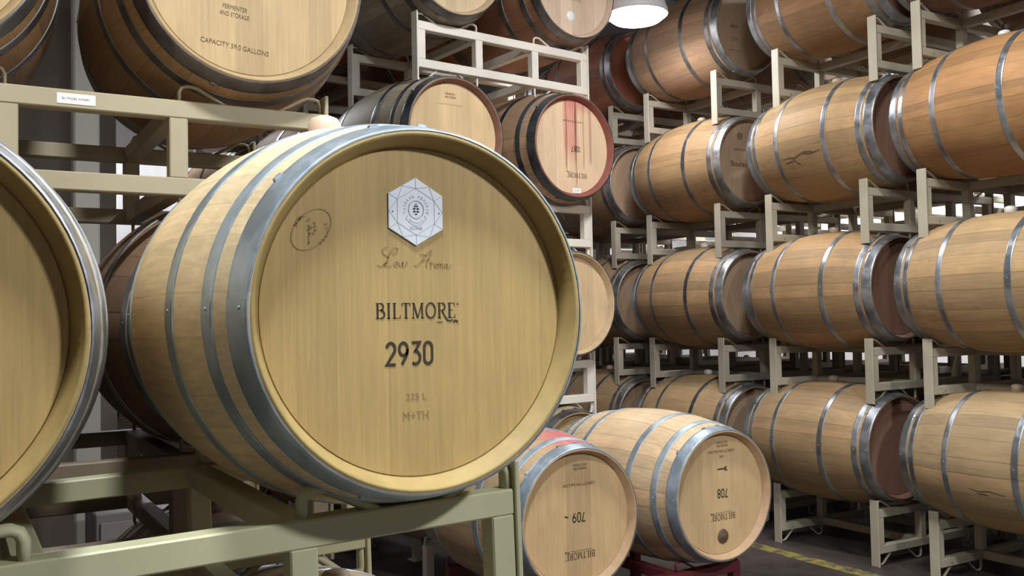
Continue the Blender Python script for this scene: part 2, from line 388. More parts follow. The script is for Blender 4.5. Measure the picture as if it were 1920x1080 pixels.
# ------------------------------------------------------------------ writing
def arc(cx, cz, rx, rz, a0, a1, n=12): return [(cx + rx * math.cos(math.radians(a0 + (a1 - a0) * i / n)), cz + rz * math.sin(math.radians(a0 + (a1 - a0) * i / n))) for i in range(n + 1)]
W = .15
DG = {'2': ([arc(.27, .73, .24, .27, 170, -35) + [(.03, 0.0), (.53, 0.0)]], .56), '9': ([arc(.27, .71, .24, .29, 0, 360, 18), [(.51, .71), (.47, .45), (.17, 0)]], .56),
      '3': ([[(.04, 1), (.50, 1), (.24, .60)] + arc(.24, .30, .27, .30, 88, -130)], .56), '0': ([arc(.27, .75, .23, .25, 0, 180) + arc(.27, .25, .23, .25, 180, 360) + [(.50, .75)]], .56),
      '7': ([[(.03, 1), (.52, 1), (.2, 0)]], .56), '8': ([arc(.27, .75, .21, .25, 0, 360, 16), arc(.27, .26, .25, .26, 0, 360, 16)], .56), '1': ([[(.06, .8), (.26, 1), (.26, 0)]], .42),
      '6': ([arc(.27, .29, .24, .29, 0, 360, 18), [(.03, .29), (.07, .55), (.37, 1)]], .56), ' ': ([], .4), '-': ([[(.1, .5), (.4, .5)]], .5)}
tk, th, sf = .15, .065, .05
SER = {'B': ([([(.16, 0), (.16, 1)], tk), ([(.02, .98), (.40, .98)], sf), ([(.02, .02), (.42, .02)], sf), (arc(.36, .76, .22, .22, 90, -90), .11), (arc(.38, .28, .28, .26, 90, -90), .12), ([(.16, .54), (.4, .54)], sf)], .74),
       'I': ([([(.17, 0), (.17, 1)], tk), ([(.03, .98), (.31, .98)], sf), ([(.03, .02), (.31, .02)], sf)], .38),
       'L': ([([(.16, 0), (.16, 1)], tk), ([(.02, .98), (.30, .98)], sf), ([(.02, .02), (.58, .02), (.60, .22)], sf)], .64),
       'T': ([([(.32, 0), (.32, 1)], tk), ([(.01, .80), (.03, .97), (.61, .97), (.63, .80)], th), ([(.18, .02), (.46, .02)], sf)], .68),
       'M': ([([(.12, 0), (.15, 1)], th), ([(.15, 1), (.46, .03)], .12), ([(.46, .03), (.78, 1)], th), ([(.78, 1), (.81, 0)], .13), ([(0, .02), (.24, .02)], sf), ([(.68, .02), (.95, .02)], sf), ([(.03, .98), (.18, .98)], sf), ([(.76, .98), (.92, .98)], sf)], 1.0),
       'O': ([(arc(.40, .5, .35, .49, 0, 360, 28), .11)], .84),
       'R': ([([(.16, 0), (.16, 1)], tk), ([(.02, .98), (.38, .98)], sf), ([(.02, .02), (.30, .02)], sf), (arc(.36, .74, .24, .24, 90, -90), .11), ([(.36, .50), (.16, .50)], sf), ([(.36, .5), (.60, .10), (.80, -.16), (1.02, -.22), (1.2, -.12)], .10)], .74),
       'E': ([([(.16, 0), (.16, 1)], tk), ([(.02, .98), (.54, .98), (.55, .80)], sf), ([(.16, .52), (.42, .52)], sf), ([(.02, .02), (.56, .02), (.60, .22)], sf)], .66)}
def ribbon(mb, pts, w, y):
    P = [Vector((a, b)) for a, b in pts]; L = []; closed = (P[0] - P[-1]).length < 1e-6
    for i, p in enumerate(P):
        if closed: d1 = (p - P[i - 1 if i else -2]); d2 = (P[i + 1 if i < len(P) - 1 else 1] - p)
        else: d1 = p - P[max(i - 1, 0)]; d2 = P[min(i + 1, len(P) - 1)] - p
        d1 = d1.normalized() if d1.length > 1e-9 else d2.normalized(); d2 = d2.normalized() if d2.length > 1e-9 else d1
        t = (d1 + d2); t = t.normalized() if t.length > 1e-3 else d2; n = Vector((-t.y, t.x)); k = 1 / max(.5, n.dot(Vector((-d2.y, d2.x))))
        L += [p + n * w / 2 * k, p - n * w / 2 * k]
    vs = [(a.x, y, a.y) for a in L]; mb.add(vs, [(2 * i, 2 * i + 1, 2 * i + 3, 2 * i + 2) for i in range(len(P) - 1)])
HP = -(H - .034) - .0007     # plane of the lettering, just proud of the head
def place(mb, name, mat, root, x, z, s, rot=0., sx=1., y=HP):
    o = link(name, mb.mesh(name, [M[mat]]), root, (x, y, RB + z), (0, -rot, 0)); o.scale = (s * sx, 1, s); return o
def digits(root, txt, x, z, h, mat='ink', rot=0., sx=1., wd=W, name='stencilled_number'):
    mb = MB(); tot = sum(DG[c][1] + .16 for c in txt) - .16; cx = -tot / 2
    for c in txt:
        for p in DG[c][0]: ribbon(mb, [(a + cx, b - .5) for a, b in p], wd, 0)
        cx += DG[c][1] + .16
    return place(mb, name, mat, root, x, z, h, rot, sx)
def serif(root, txt, x, z, h, mat='ink', rot=0., wid=None, extra=True, name='stencilled_name'):
    mb = MB(); tot = sum(SER[c][1] + .06 for c in txt); cx = -tot / 2
    for q, c in enumerate(txt):
        for p, wd in SER[c][0]: ribbon(mb, [(a + cx, b - .5) for a, b in p], wd, 0)
        cx += SER[c][1] + .06
    if extra:
        ribbon(mb, [(tot / 2 - 1.55, -.78), (tot / 2 - 1.1, -.78)], .06, 0)
        ribbon(mb, [(tot / 2 - .28, -.78), (tot / 2 - .1, -.68), (tot / 2 + .1, -.78)], .14, 0)
        ribbon(mb, [(tot / 2 + .02, .42), (tot / 2 + .16, .42)], .09, 0)
    return place(mb, name, mat, root, x, z, h, rot, (wid / tot / h) if wid else 1.)
def sans(root, txt, x, z, wid, h, mat='brown', rot=0., name='stencilled_words', y=HP, bold=.0):
    cu = bpy.data.curves.new('t', 'FONT'); cu.body = txt; cu.align_x = 'CENTER'; cu.align_y = 'CENTER'; cu.size = 1; cu.offset = bold; cu.space_line = .8
    ob = bpy.data.objects.new('t', cu); col.objects.link(ob); dg = bpy.context.evaluated_depsgraph_get()
    me = bpy.data.meshes.new_from_object(ob.evaluated_get(dg)); bpy.data.objects.remove(ob)
    xs = [v.co.x for v in me.vertices]; ys = [v.co.y for v in me.vertices]; W0 = max(xs) - min(xs); H0 = max(ys) - min(ys); mx = (max(xs) + min(xs)) / 2; my = (max(ys) + min(ys)) / 2
    for v in me.vertices: v.co = ((v.co.x - mx) / W0 * wid, 0, (v.co.y - my) / H0 * h)
    me.materials.clear(); me.materials.append(M[mat]); me.name = name
    return link(name, me, root, (x, y, RB + z), (0, -rot, 0))

# ------------------------------------------------------------------ building shell
def slab(name, x0, x1, y0, y1, z0, z1, mat):
    mb = MB(); mb.box(x0, x1, y0, y1, z0, z1); return struct(link(name, mb.mesh(name, [mat])))
t = NT('dark_concrete'); t.xyz(); n = t.noise(t.obj, 1.3, 5, .6); n2 = t.noise(t.obj, 9, 4, .7)
c = t.mix(t.step(n, .3, .7), (.030, .024, .022), (.075, .058, .050)); c = t.mix(t.step(n2, .55, .75, 0, .5), c, (.12, .07, .055))
floor_m = t.base(c, t.step(n, .3, .7, .35, .6))
slab('floor', -5, 8.6, -5, 10.2, -.1, 0, floor_m)
t = NT('ceiling_dark'); X, Y, Z = t.xyz(); c = t.mix(t.step(t.ma('FRACT', t.ma('MULTIPLY', Y, 1.1)), .05, .1), (.03, .03, .03), (.09, .085, .085)); slab('ceiling', -5, 8.6, -5, 10.2, 5.0, 5.1, t.base(c, .8))
t = NT('white_wall_paint'); t.xyz(); n = t.noise(t.obj, 2, 4); white = t.base(t.mix(t.step(n, .3, .7), (.66, .65, .68), (.80, .79, .81)), .7)
t = NT('wall_dark_above'); X, Y, Z = t.xyz(); n = t.noise(t.obj, 2, 4); two = t.base(t.mix(t.step(Z, 3.2, 3.22), t.mix(t.step(n, .3, .7), (.66, .64, .66), (.80, .78, .80)), (.09, .08, .075)), .7)  # upper part darkened in colour so the gaps of the top tier stay dark
slab('wall_right', 8.6, 8.7, -5, 10.2, 0, 5, two); slab('wall_back', -5, 8.6, 10.2, 10.3, 0, 5, two)
t = NT('grey_block'); X, Y, Z = t.xyz(); n = t.noise(t.obj, 3, 5)
br = t.n('ShaderNodeTexBrick'); t.put(br.inputs['Vector'], t.vec(X, Z, 0.)); br.inputs['Scale'].default_value = 1; br.inputs['Brick Width'].default_value = .4; br.inputs['Row Height'].default_value = .2
br.inputs['Mortar Size'].default_value = .004; br.inputs['Color1'].default_value = (.15, .12, .095, 1); br.inputs['Color2'].default_value = (.18, .145, .115, 1); br.inputs['Mortar'].default_value = (.14, .12, .10, 1)
grey = t.base(t.mix(t.step(n, .3, .7, 0, .4), br.outputs['Color'], (.16, .14, .12)), .8)
slab('wall_left', -3.4, -3.25, -1, 10.2, 0, 5, grey)
slab('trim_1', -3.25, .93, 6.6, 6.8, 0, 5, grey)      # block partition behind the near stacks

P_, CO = .885, .63
def zb(k, dz=0.): return (k - 1) * P_ + dz
def zc(k, dz=0.): return zb(k, dz) + CO
HY = H
# ------------------------------------------------------------------ near stack: the barrels 2930 and its neighbour
FY = 1.349 + HY; dzF = -.1234
c2930 = barrel(.649, FY, zc(2, dzF), 'pale new oak barrel stencilled 2930 with a silver hexagonal plaque, largest in view', (.76, .61, .38), (.47, .33, .13), 'spread', 'bluesteel', bmat='body_new', hmat='head_smooth', bung='bungt', rim=(.37, .27, .105))
barrel(-.125, FY, zc(2, dzF) - .018, 'pale oak barrel cut off by the left edge, beside the one stencilled 2930', (.55, .43, .24), (.46, .32, .125), 'spread', 'steel', bmat='body_new', hmat='head_knot', rim=(.37, .265, .10))
rack(.29, FY, zb(2, dzF) - .006, 'sage green steel rack under the big barrel stencilled 2930', 'sage', thick=True, tilt=-.024)
barrel(.66, FY, zc(1, dzF), 'oak barrel with a bung, below the rack of the barrel stencilled 2930', (.42, .30, .18))
barrel(-.11, FY, zc(1, dzF), 'oak barrel low at the left edge, below the cut-off near barrel', (.36, .25, .15))
low_rack(.29, FY, .31 + dzF, 'low sage floor rack beneath the near stack', 'sage')
# ------------------------------------------------------------------ second stack, right behind the near one
BY = 2.356 + HY; dzB = dzF - .012
RX = .303
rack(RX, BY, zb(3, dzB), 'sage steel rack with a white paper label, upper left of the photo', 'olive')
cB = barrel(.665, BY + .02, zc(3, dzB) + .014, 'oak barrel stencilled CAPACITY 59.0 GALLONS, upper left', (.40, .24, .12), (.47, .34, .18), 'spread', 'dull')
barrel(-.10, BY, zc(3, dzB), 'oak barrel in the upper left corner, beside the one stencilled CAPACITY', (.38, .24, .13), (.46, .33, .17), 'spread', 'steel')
rack(RX, BY, zb(2, dzB), 'shaded steel rack behind and below the barrel stencilled 2930', 'olive_shaded')
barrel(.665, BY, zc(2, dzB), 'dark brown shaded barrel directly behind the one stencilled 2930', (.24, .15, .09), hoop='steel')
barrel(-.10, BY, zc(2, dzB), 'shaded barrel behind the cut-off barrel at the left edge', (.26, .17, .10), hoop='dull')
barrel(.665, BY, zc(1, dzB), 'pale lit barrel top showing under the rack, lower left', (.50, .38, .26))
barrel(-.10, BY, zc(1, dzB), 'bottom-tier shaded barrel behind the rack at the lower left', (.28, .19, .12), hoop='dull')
low_rack(RX, BY, .31 + dzB, 'low floor rack under the second stack on the left', 'olive')
# ------------------------------------------------------------------ centre stack, four tiers, seen head-on
CW = .109; cc, cs = math.cos(CW), math.sin(CW)
CX, CY = 2.571, 4.778
def cpos(lx, ly): return (CX + cc * lx - cs * ly, CY + cs * lx + cc * ly)
dzC = -.045
for k in (2, 3, 4):
    rack(CX, CY, zb(k, dzC), ('', '', 'pale rack of the centre stack between its bottom and second tier', 'pale rack of the centre stack below the wine-stained barrel', 'pale cream rack standing on the wine-stained barrel and its left neighbour, top centre')[k], 'pale', CW)
low_rack(CX, CY , .31 + dzC, 'pale floor rack under the centre stack', 'pale', CW)
C3l = barrel(*cpos(-.412, -.01), zc(3, dzC) - .018, 'barrel with black hoops and grey-green staves, left of the wine-stained one', (.42, .36, .25), (.62, .44, .24), 'spread', 'dark', CW, rim=(.24, .12, .08))
C3r = barrel(*cpos(.345, -.05), zc(3, dzC) - .016, 'barrel with a red wine run down its head, stencilled 1087 upside down', (.44, .28, .17), (.70, .50, .32), 'spread', 'dark', CW, hmat='head_wine', rim=(.26, .08, .06), bung=None)
C4l = barrel(*cpos(-.385, 0), zc(4, dzC), 'barrel on the left side of the pale rack, top centre', (.34, .29, .21), (.62, .46, .28), 'spread', 'dull', CW)
C4r = barrel(*cpos(.415, 0), zc(4, dzC) + .014, 'barrel with a round white sticker on its head, top centre beside the lamp', (.34, .17, .10), (.70, .52, .38), 'spread', 'dull', CW)
C2r = barrel(*cpos(.37, 0), zc(2, dzC), 'barrel peeking out right of the big barrel, under the wine-stained one', (.52, .38, .22), (.66, .48, .28), 'spread', 'dull', CW)
C2l = barrel(*cpos(-.385, 0), zc(2, dzC), 'centre-stack barrel wholly behind the barrel stencilled 2930', (.46, .33, .2))
C1r = barrel(*cpos(.37, 0), zc(1, dzC), 'bottom-tier barrel behind the two low barrels stencilled 709 and 708', (.45, .33, .2), (.55, .40, .22), 'spread', 'dull', CW)
C1l = barrel(*cpos(-.385, 0), zc(1, dzC), 'bottom-tier centre barrel behind the near rack', (.45, .33, .2), yaw=CW)
# the stacks behind the centre one
for q, (yy, nm) in enumerate(((1.20, 'reddish'), (2.36, 'farther'))):
    for k in (1, 2, 3, 4):
        x, y = cpos(-.05 - .05 * q, yy)
        if k > 1: rack(x, y, zb(k, dzC), '%s rack %s behind the centre stack' % (('second', 'third', 'fourth')[k - 2] + '-tier', ('directly', 'two stacks')[q]), 'tan', CW)
        for s, sn in ((-1, 'left'), (1, 'right')):
            bx, by = cpos(-.05 - .05 * q + s * .385, yy)
            barrel(bx, by, zc(k, dzC), '%s %s barrel, %s tier, %s side, behind the centre stack' % (nm, ('russet', 'tan')[q], ('bottom', 'second', 'third', 'top')[k - 1], sn), ((.36, .13, .06), (.34, .2, .11))[q], yaw=CW, hoop='dull')
    low_rack(*cpos(-.05 - .05 * q, yy) , .31 + dzC, '%s floor rack behind the centre stack' % ('first', 'second')[q], 'tan', CW)
# ------------------------------------------------------------------ two low barrels in front of the centre stack on a dark red floor rack
zL = FL - .787
b709 = barrel(2.191 - .475 * math.sin(.03), 3.182 + HY, zL - .012, 'low barrel stencilled 709 upside down, pink wine stain on its top', (.54, .38, .22), (.57, .39, .20), 'spread', 'bluesteel', .03, bmat='body_wine', bung=None, rim=(.46, .30, .17))
b708 = barrel(2.954 - .475 * math.sin(.03), 3.168 + HY, zL + .006, 'low barrel stencilled 708 upside down with a round brown seal', (.64, .47, .29), (.60, .42, .22), 'spread', 'bluesteel', .03, bmat='body_mark', bung=None, rim=(.46, .30, .17))
low_rack(2.56, 3.17 + HY, zL - .33, 'dark red floor rack under the barrels stencilled 709 and 708', 'red', .03)
# ------------------------------------------------------------------ long row on the right: five columns, four tiers, two barrels deep
RXc = 4.358 + WO
COLY = [2.79, 3.865, 5.03, 6.17, 7.30]
CN = ['column cut by right edge', 'second column from the right edge', 'third column from the right edge', 'fourth column from the right edge', 'farthest column behind centre stack']
TN = ['bottom tier', 'second tier', 'third tier', 'top tier']
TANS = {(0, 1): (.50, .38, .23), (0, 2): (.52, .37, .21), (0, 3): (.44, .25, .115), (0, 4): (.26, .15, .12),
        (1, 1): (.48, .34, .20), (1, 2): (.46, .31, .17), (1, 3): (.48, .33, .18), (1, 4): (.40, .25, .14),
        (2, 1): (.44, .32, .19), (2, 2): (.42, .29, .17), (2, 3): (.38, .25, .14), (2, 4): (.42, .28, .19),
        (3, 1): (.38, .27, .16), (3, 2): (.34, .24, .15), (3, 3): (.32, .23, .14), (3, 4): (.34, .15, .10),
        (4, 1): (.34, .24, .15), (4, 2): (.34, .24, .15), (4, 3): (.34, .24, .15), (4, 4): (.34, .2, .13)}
LOOK = {(0, 1): 'light tan barrel with bright hoops', (0, 2): 'light honey barrel, white bung', (0, 3): 'orange-brown barrel with bright hoops', (0, 4): 'dark barrel in shadow',
        (1, 1): 'barrel with dark bung', (1, 2): 'tan barrel with clean side', (1, 3): 'tan barrel with black scratch', (1, 4): 'tan barrel cut by top edge',
        (2, 1): 'tan barrel behind barrel 708', (2, 2): 'tan barrel with dull hoops', (2, 3): 'brown barrel, emblem on head', (2, 4): 'brown barrel under lamp glare'}
DY = {(1, 1): .06, (1, 2): .03, (1, 3): -.03, (1, 4): -.06}; rng = random.Random(3); RB_ = {}
HEADT = {0: (.30, .19, .12), 1: (.22, .12, .08), 2: (.36, .25, .16), 3: (.3, .2, .13), 4: (.3, .2, .13)}  # head colours darkened to carry the shade in the gaps between columns
for ci, cy in enumerate(COLY):
    for k in (1, 2, 3, 4):
        j = rng.uniform(-.012, .012)
        hd = (.33, .12, .07) if (ci, k) == (3, 4) else HEADT[ci]
        dy = DY.get((ci, k), 0.)
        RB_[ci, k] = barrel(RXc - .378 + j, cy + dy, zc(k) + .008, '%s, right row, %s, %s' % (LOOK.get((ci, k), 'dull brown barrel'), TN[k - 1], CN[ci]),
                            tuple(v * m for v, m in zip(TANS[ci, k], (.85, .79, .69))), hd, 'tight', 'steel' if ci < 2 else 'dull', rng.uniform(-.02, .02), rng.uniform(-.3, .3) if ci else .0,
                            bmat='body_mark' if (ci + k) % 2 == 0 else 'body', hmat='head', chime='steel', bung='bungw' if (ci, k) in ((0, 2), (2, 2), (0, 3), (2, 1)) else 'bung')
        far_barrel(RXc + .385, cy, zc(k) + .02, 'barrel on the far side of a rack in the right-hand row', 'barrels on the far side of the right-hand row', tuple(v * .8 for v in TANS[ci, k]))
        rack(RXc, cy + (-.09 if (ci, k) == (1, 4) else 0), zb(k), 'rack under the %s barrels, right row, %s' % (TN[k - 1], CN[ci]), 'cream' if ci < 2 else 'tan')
# a second row beyond it, seen only through the gaps between the racks
for ci in range(7):
    cy = 2.35 + ci * 1.13
    for z_ in (zb(1), zb(2), zb(3), zb(3) + HR, zb(3) + 2 * HR):      # two filled tiers, then a pile of empty racks
        far_rack(RXc + 1.42, cy, z_, 'rack glimpsed in the row beyond the right row', 'racks of the row beyond')
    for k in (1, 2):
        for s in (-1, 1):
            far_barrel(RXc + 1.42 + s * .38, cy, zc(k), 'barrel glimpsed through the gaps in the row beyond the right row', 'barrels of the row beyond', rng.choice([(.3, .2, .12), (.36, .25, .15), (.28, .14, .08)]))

# ------------------------------------------------------------------ writing on the near barrel
r = c2930
o = digits(r, '2930', -.0209, -.0668, .034, sx=.88, wd=.15); o['label'] = 'black stencilled number 2930'
o = serif(r, 'BILTMORE', -.0075, .0010, .0245, wid=.142); o['label'] = 'black stencilled name'
sans(r, '225 L', -.011, -.1352, .036, .0105, 'burn'); 
sans(r, 'M+TH', -.012, -.1652, .044, .013, 'burn')
# script words, drawn as a pen line
SC = [[(905, 612), (925, 622), (960, 618), (990, 590), (1010, 545), (1035, 500), (1075, 465), (1105, 470), (1095, 500), (1050, 520)], [(1010, 460), (970, 470), (955, 500), (975, 525), (1010, 545), (1000, 590), (965, 605), (1000, 622), (1045, 615)],
      [(1095, 585), (1075, 590), (1068, 610), (1080, 622), (1098, 610), (1095, 585), (1112, 592)], [(1122, 585), (1118, 612), (1132, 620), (1148, 605), (1152, 585), (1150, 612), (1165, 620), (1185, 602), (1190, 585), (1200, 592)],
      [(1270, 605), (1285, 618), (1320, 590), (1365, 545), (1410, 495), (1440, 478), (1425, 520), (1400, 570), (1385, 610), (1395, 630)], [(1320, 520), (1350, 515), (1385, 525)], [(1340, 572), (1410, 560)],
      [(1420, 590), (1432, 582), (1428, 630)], [(1432, 600), (1448, 585), (1460, 590)], [(1485, 590), (1470, 600), (1468, 618), (1482, 625), (1494, 610), (1485, 590)],
      [(1508, 590), (1504, 628)], [(1506, 605), (1522, 590), (1530, 600), (1527, 628)], [(1529, 605), (1545, 590), (1553, 600), (1550, 625), (1560, 622)], [(1590, 592), (1572, 602), (1572, 620), (1586, 622), (1600, 595), (1598, 620), (1612, 625), (1640, 600)]]
mb = MB()
for p in SC:
    q = [(-.0752 + (a - 900) / 750 * .132, .0705 + (625 - b) / 160 * .030) for a, b in p]
    sm = []
    for i in range(len(q) - 1):      # Catmull-Rom
        p0, p1, p2, p3 = q[max(i - 1, 0)], q[i], q[i + 1], q[min(i + 2, len(q) - 1)]
        for t_ in (0, .33, .66):
            sm.append(tuple(.5 * (2 * p1[d] + (p2[d] - p0[d]) * t_ + (2 * p0[d] - 5 * p1[d] + 4 * p2[d] - p3[d]) * t_ ** 2 + (3 * p1[d] - p0[d] - 3 * p2[d] + p3[d]) * t_ ** 3) for d in (0, 1)))
    sm.append(q[-1]); ribbon(mb, sm, .0016, 0)
place(mb, 'branded_script', 'burn', r, 0, 0, 1.)
# oval brand with a leaf spray, tilted
mb = MB(); el = arc(0, 0, .0375, .0240, 0, 360, 36); ribbon(mb, el, .0016, 0)
mbo = place(mb, 'oval_brand', 'burn', r, -.180, .125, 1., rot=math.radians(46))
mb = MB(); ribbon(mb, [(-.0035, .004), (-.004, -.010), (-.0045, -.021)], .0016, 0)
for (u_, v_, s_) in ((.005, .0105, .0026), (-.0035, .0055, .0030), (.0062, .0055, .0028), (.001, .003, .0026), (-.005, .0, .0026), (.0065, -.0005, .0030), (.0035, -.0055, .0028), (-.002, -.0065, .0028), (-.0045, -.021, .0020), (-.006, .013, .0018), (-.003, .016, .0018)):
    mb.add([(u_ - s_, 0, v_), (u_, 0, v_ - s_), (u_ + s_, 0, v_), (u_, 0, v_ + s_)], [(0, 1, 2, 3)])
place(mb, 'leaf_brand', 'burn', r, -.180, .125, 1.)
for a, ch in zip(range(150, 60, -14), 'BOIS'): sans(r, ch, -.180 + .026 * math.cos(math.radians(a + 12)), .125 + .022 * math.sin(math.radians(a + 12)), .005, .006, 'burn', math.radians(a - 60), name='oval_brand_letter')
for a, ch in zip(range(-75, 40, 15), 'FRANCE'): sans(r, ch, -.180 + .0245 * math.cos(math.radians(a + 22)), .125 + .0245 * math.sin(math.radians(a + 22)), .004, .005, 'burn', math.radians(a + 90 + 22), name='oval_brand_letter')
# hexagonal plaque
mb = MB(); R6 = .0548; th_ = .0028
def hx(R, y, n=6): return [(R * math.sin(i * PI / 3), y, R * math.cos(i * PI / 3)) for i in range(6)]
mb.add(hx(R6, 0) + hx(R6, -th_ + .0006) + hx(R6 - .0008, -th_), [(0, 1, 2, 3, 4, 5)[::-1], (12, 13, 14, 15, 16, 17)] + [(a + i, a + (i + 1) % 6, a + 6 + (i + 1) % 6, a + 6 + i) for a in (0, 6) for i in range(6)])
plq = link('hexagonal_plaque', mb.mesh('plaque', [M['plaque']]), r, (-.0075, -(H - .034), RB + .1592)); plq['label'] = 'silver-white hexagonal plaque with etched facets'
LY = -th_ - .0004
mb = MB(); ih = [(R6 * .68 * math.sin(i * PI / 3), R6 * .68 * math.cos(i * PI / 3)) for i in range(6)]; oh = [(R6 * .985 * math.sin(i * PI / 3), R6 * .985 * math.cos(i * PI / 3)) for i in range(6)]
ribbon(mb, ih + [ih[0]], .0006, 0)
for i in range(6):
    ribbon(mb, [ih[i], oh[i]], .0005, 0); m1 = tuple((oh[i][d] + oh[(i + 1) % 6][d]) / 2 for d in (0, 1)); ribbon(mb, [ih[i], m1], .0005, 0); ribbon(mb, [ih[(i + 1) % 6], m1], .0005, 0)
ribbon(mb, arc(0, .003, .0135, .0145, 0, 360, 36), .0007, 0); ribbon(mb, arc(0, .003, .0125, .0135, 0, 360, 36), .0003, 0)
ribbon(mb, [(-.014, -.006), (-.018, -.012), (-.014, -.0155)], .0006, 0); ribbon(mb, [(.014, -.006), (.018, -.012), (.014, -.0155)], .0006, 0)
ribbon(mb, arc(0, -.004, .0145, .0145, 215, 325, 14), .0007, 0); ribbon(mb, arc(0, -.008, .0155, .0145, 210, 330, 14), .0007, 0)
e = link('etched_lines', mb.mesh('etch', [M['line']]), plq, (0, LY, 0))
mb = MB()
for (a, b, s) in ((0, .0118, .0028), (-.0018, .0085, .0034), (.0018, .0085, .0034), (-.0030, .0045, .0040), (.0030, .0045, .0040), (-.0030, .0, .0040), (.0030, .0, .0040), (0, -.0042, .0034)):
    mb.add([(a - s * .8, 0, b), (a, 0, b - s * .45), (a + s * .8, 0, b), (a, 0, b + s * .45)], [(0, 1, 2, 3)])
link('grape_emblem', mb.mesh('grape', [M['ink']]), plq, (0, LY, 0))
def on_plaque(txt, x, z, wid, h, rot=0., mat='line'):
    o = sans(plq, txt, x, z, wid, h, mat, rot, 'plaque_lettering', LY); o.location.z -= RB; return o
on_plaque('ICONE', 0, -.0265, .0215, .0050)
ring = 'TAILLAN MEMORIE'
for i, ch in enumerate(ring):
    if ch == ' ': continue
    a = math.radians(196 - 212 * i / (len(ring) - 1)); on_plaque(ch, .0203 * math.cos(a), .004 + .0203 * math.sin(a), .0026 if ch != 'I' else .0008, .0042, a - PI / 2)
for s in (-1, 1):
    mb = MB(); mb.lathe([(0, .0011), (.0006, .0009), (.0008, .0)], 10); link('screw', mb.mesh('screw', [M['dark']]), plq, (s * .0405, -th_ - .0008, -.001))

# ------------------------------------------------------------------ writing elsewhere
a7 = -math.radians(6)
sans(cB, 'FERMENTER', -.041, -.094, .062, .0115, 'brown', a7); sans(cB, 'AND STORAGE', -.043, -.112, .074, .0115, 'brown', a7)
sans(cB, 'CAPACITY 59.0 GALLONS', -.042, -.193, .172, .0125, 'brown', a7)
r = C3r
digits(r, '1087', .028, -.010, .030, 'ink', PI, .85); serif(r, 'BILTMORE', .030, -.158, .027, 'ink', PI, .145)
sans(r, 'CAPACITY 59.0 GALLONS', .010, .142, .145, .010, 'brown', PI)
mb = MB(); mb.bbox(-.030, .030, -.0012, 0, -.014, .014, .0004); link('white_tag', mb.mesh('tag', [M['sticker']]), r, (.026, HP, RB - .243)); sans(r, 'OAK 1087', .026, -.243, .036, .006, 'line', 0, 'tag_lettering', HP - .0017)
sans(C3l, 'FERMENTER', -.020, .204, .060, .010, 'ink', 0); sans(C3l, 'AND STORAGE', -.018, .188, .066, .010, 'ink', 0); sans(C3l, 'CAPACITY 59.0 GALLONS', -.02, .150, .15, .008, 'faint', 0)
serif(C4r, 'BILTMORE', -.005, -.055, .026, 'faint', PI, .14)
mb = MB(); mb.lathe([(0, .030), (-.0010, .0295), (-.0012, 0)], 32); link('round_sticker', mb.mesh('round', [M['sticker']]), C4r, (-.015, HP, RB - .160), (0, 0, 0))
for R_, n_, x0 in ((b709, '709', .009), (b708, '708', .014)):
    up = R_ is b708
    digits(R_, n_, x0, .006 if not up else .004, .036, 'ink', PI, .9)
    serif(R_, 'BILTMORE', .012, -.148 if not up else -.100, .027, 'ink', PI, .148)
    mb = MB(); ribbon(mb, [(-.03, 0), (.07, 0)], .0015, 0); place(mb, 'stencilled_bar', 'ink', R_, 0, (-.128 if not up else -.080), 1.)
    z0 = .208 if not up else .221
    sans(R_, 'FERMENTER', .018, z0 - .006, .066, .010, 'ink', PI); sans(R_, 'AND STORAGE', .018, z0 + .008, .070, .010, 'ink', PI)
    sans(R_, 'CAPACITY 59.0 GALLONS', .012, .138 if not up else .190, .16, .012, 'ink', PI)
sans(b708, 'A B', .012, .167, .022, .010, 'ink', PI, bold=.02); mb = MB(); ribbon(mb, [(-.014, .112), (.026, .112)], .006, 0); ribbon(mb, [(.030, .100), (.030, .122)], .005, 0); ribbon(mb, [(.046, .102), (.031, .112), (.044, .121)], .005, 0); place(mb, 'stencilled_mark', 'ink', b708, 0, 0, 1.)
mb = MB(); mb.lathe([(0, .033), (-.0010, .0325), (-.0012, 0)], 32); sl = link('round_seal', mb.mesh('seal', [M['wax']]), b708, (.008, HP, RB - .186))
mb = MB(); ribbon(mb, arc(0, -.004, .014, .012, 10, 170), .003, 0); ribbon(mb, arc(0, 0, .029, .029, 0, 360, 24), .0012, 0); place(mb, 'seal_arch', 'burn', b708, .008, -.186, 1., y=HP - .0015)
mb = MB(); ribbon(mb, [(-.045, .010), (-.062, .016)], .006, 0); place(mb, 'ink_dash', 'ink', b709, 0, 0, 1.)
for k, (z_, tx, wd_) in enumerate(((.01, '3022', .075), (-.075, 'C24', .055), (-.15, 'CAPACITY 59.0', .11))): sans(RB_[2, 4], tx, -.10, z_, wd_, .020 if k < 2 else .008, 'ink', 0)
sans(RB_[2, 3], 'FRENCH OAK', -.075, .075, .11, .014, 'ink', 0); sans(RB_[2, 3], 'Boutes', -.085, -.02, .14, .035, 'ink', 0)
mb = MB(); ribbon(mb, arc(0, 0, .018, .018, 0, 360, 20), .009, 0); ribbon(mb, [(-.012, 0), (.012, .0)], .008, 0); place(mb, 'round_brand', 'brown', RB_[2, 3], -.07, .165, 1.)
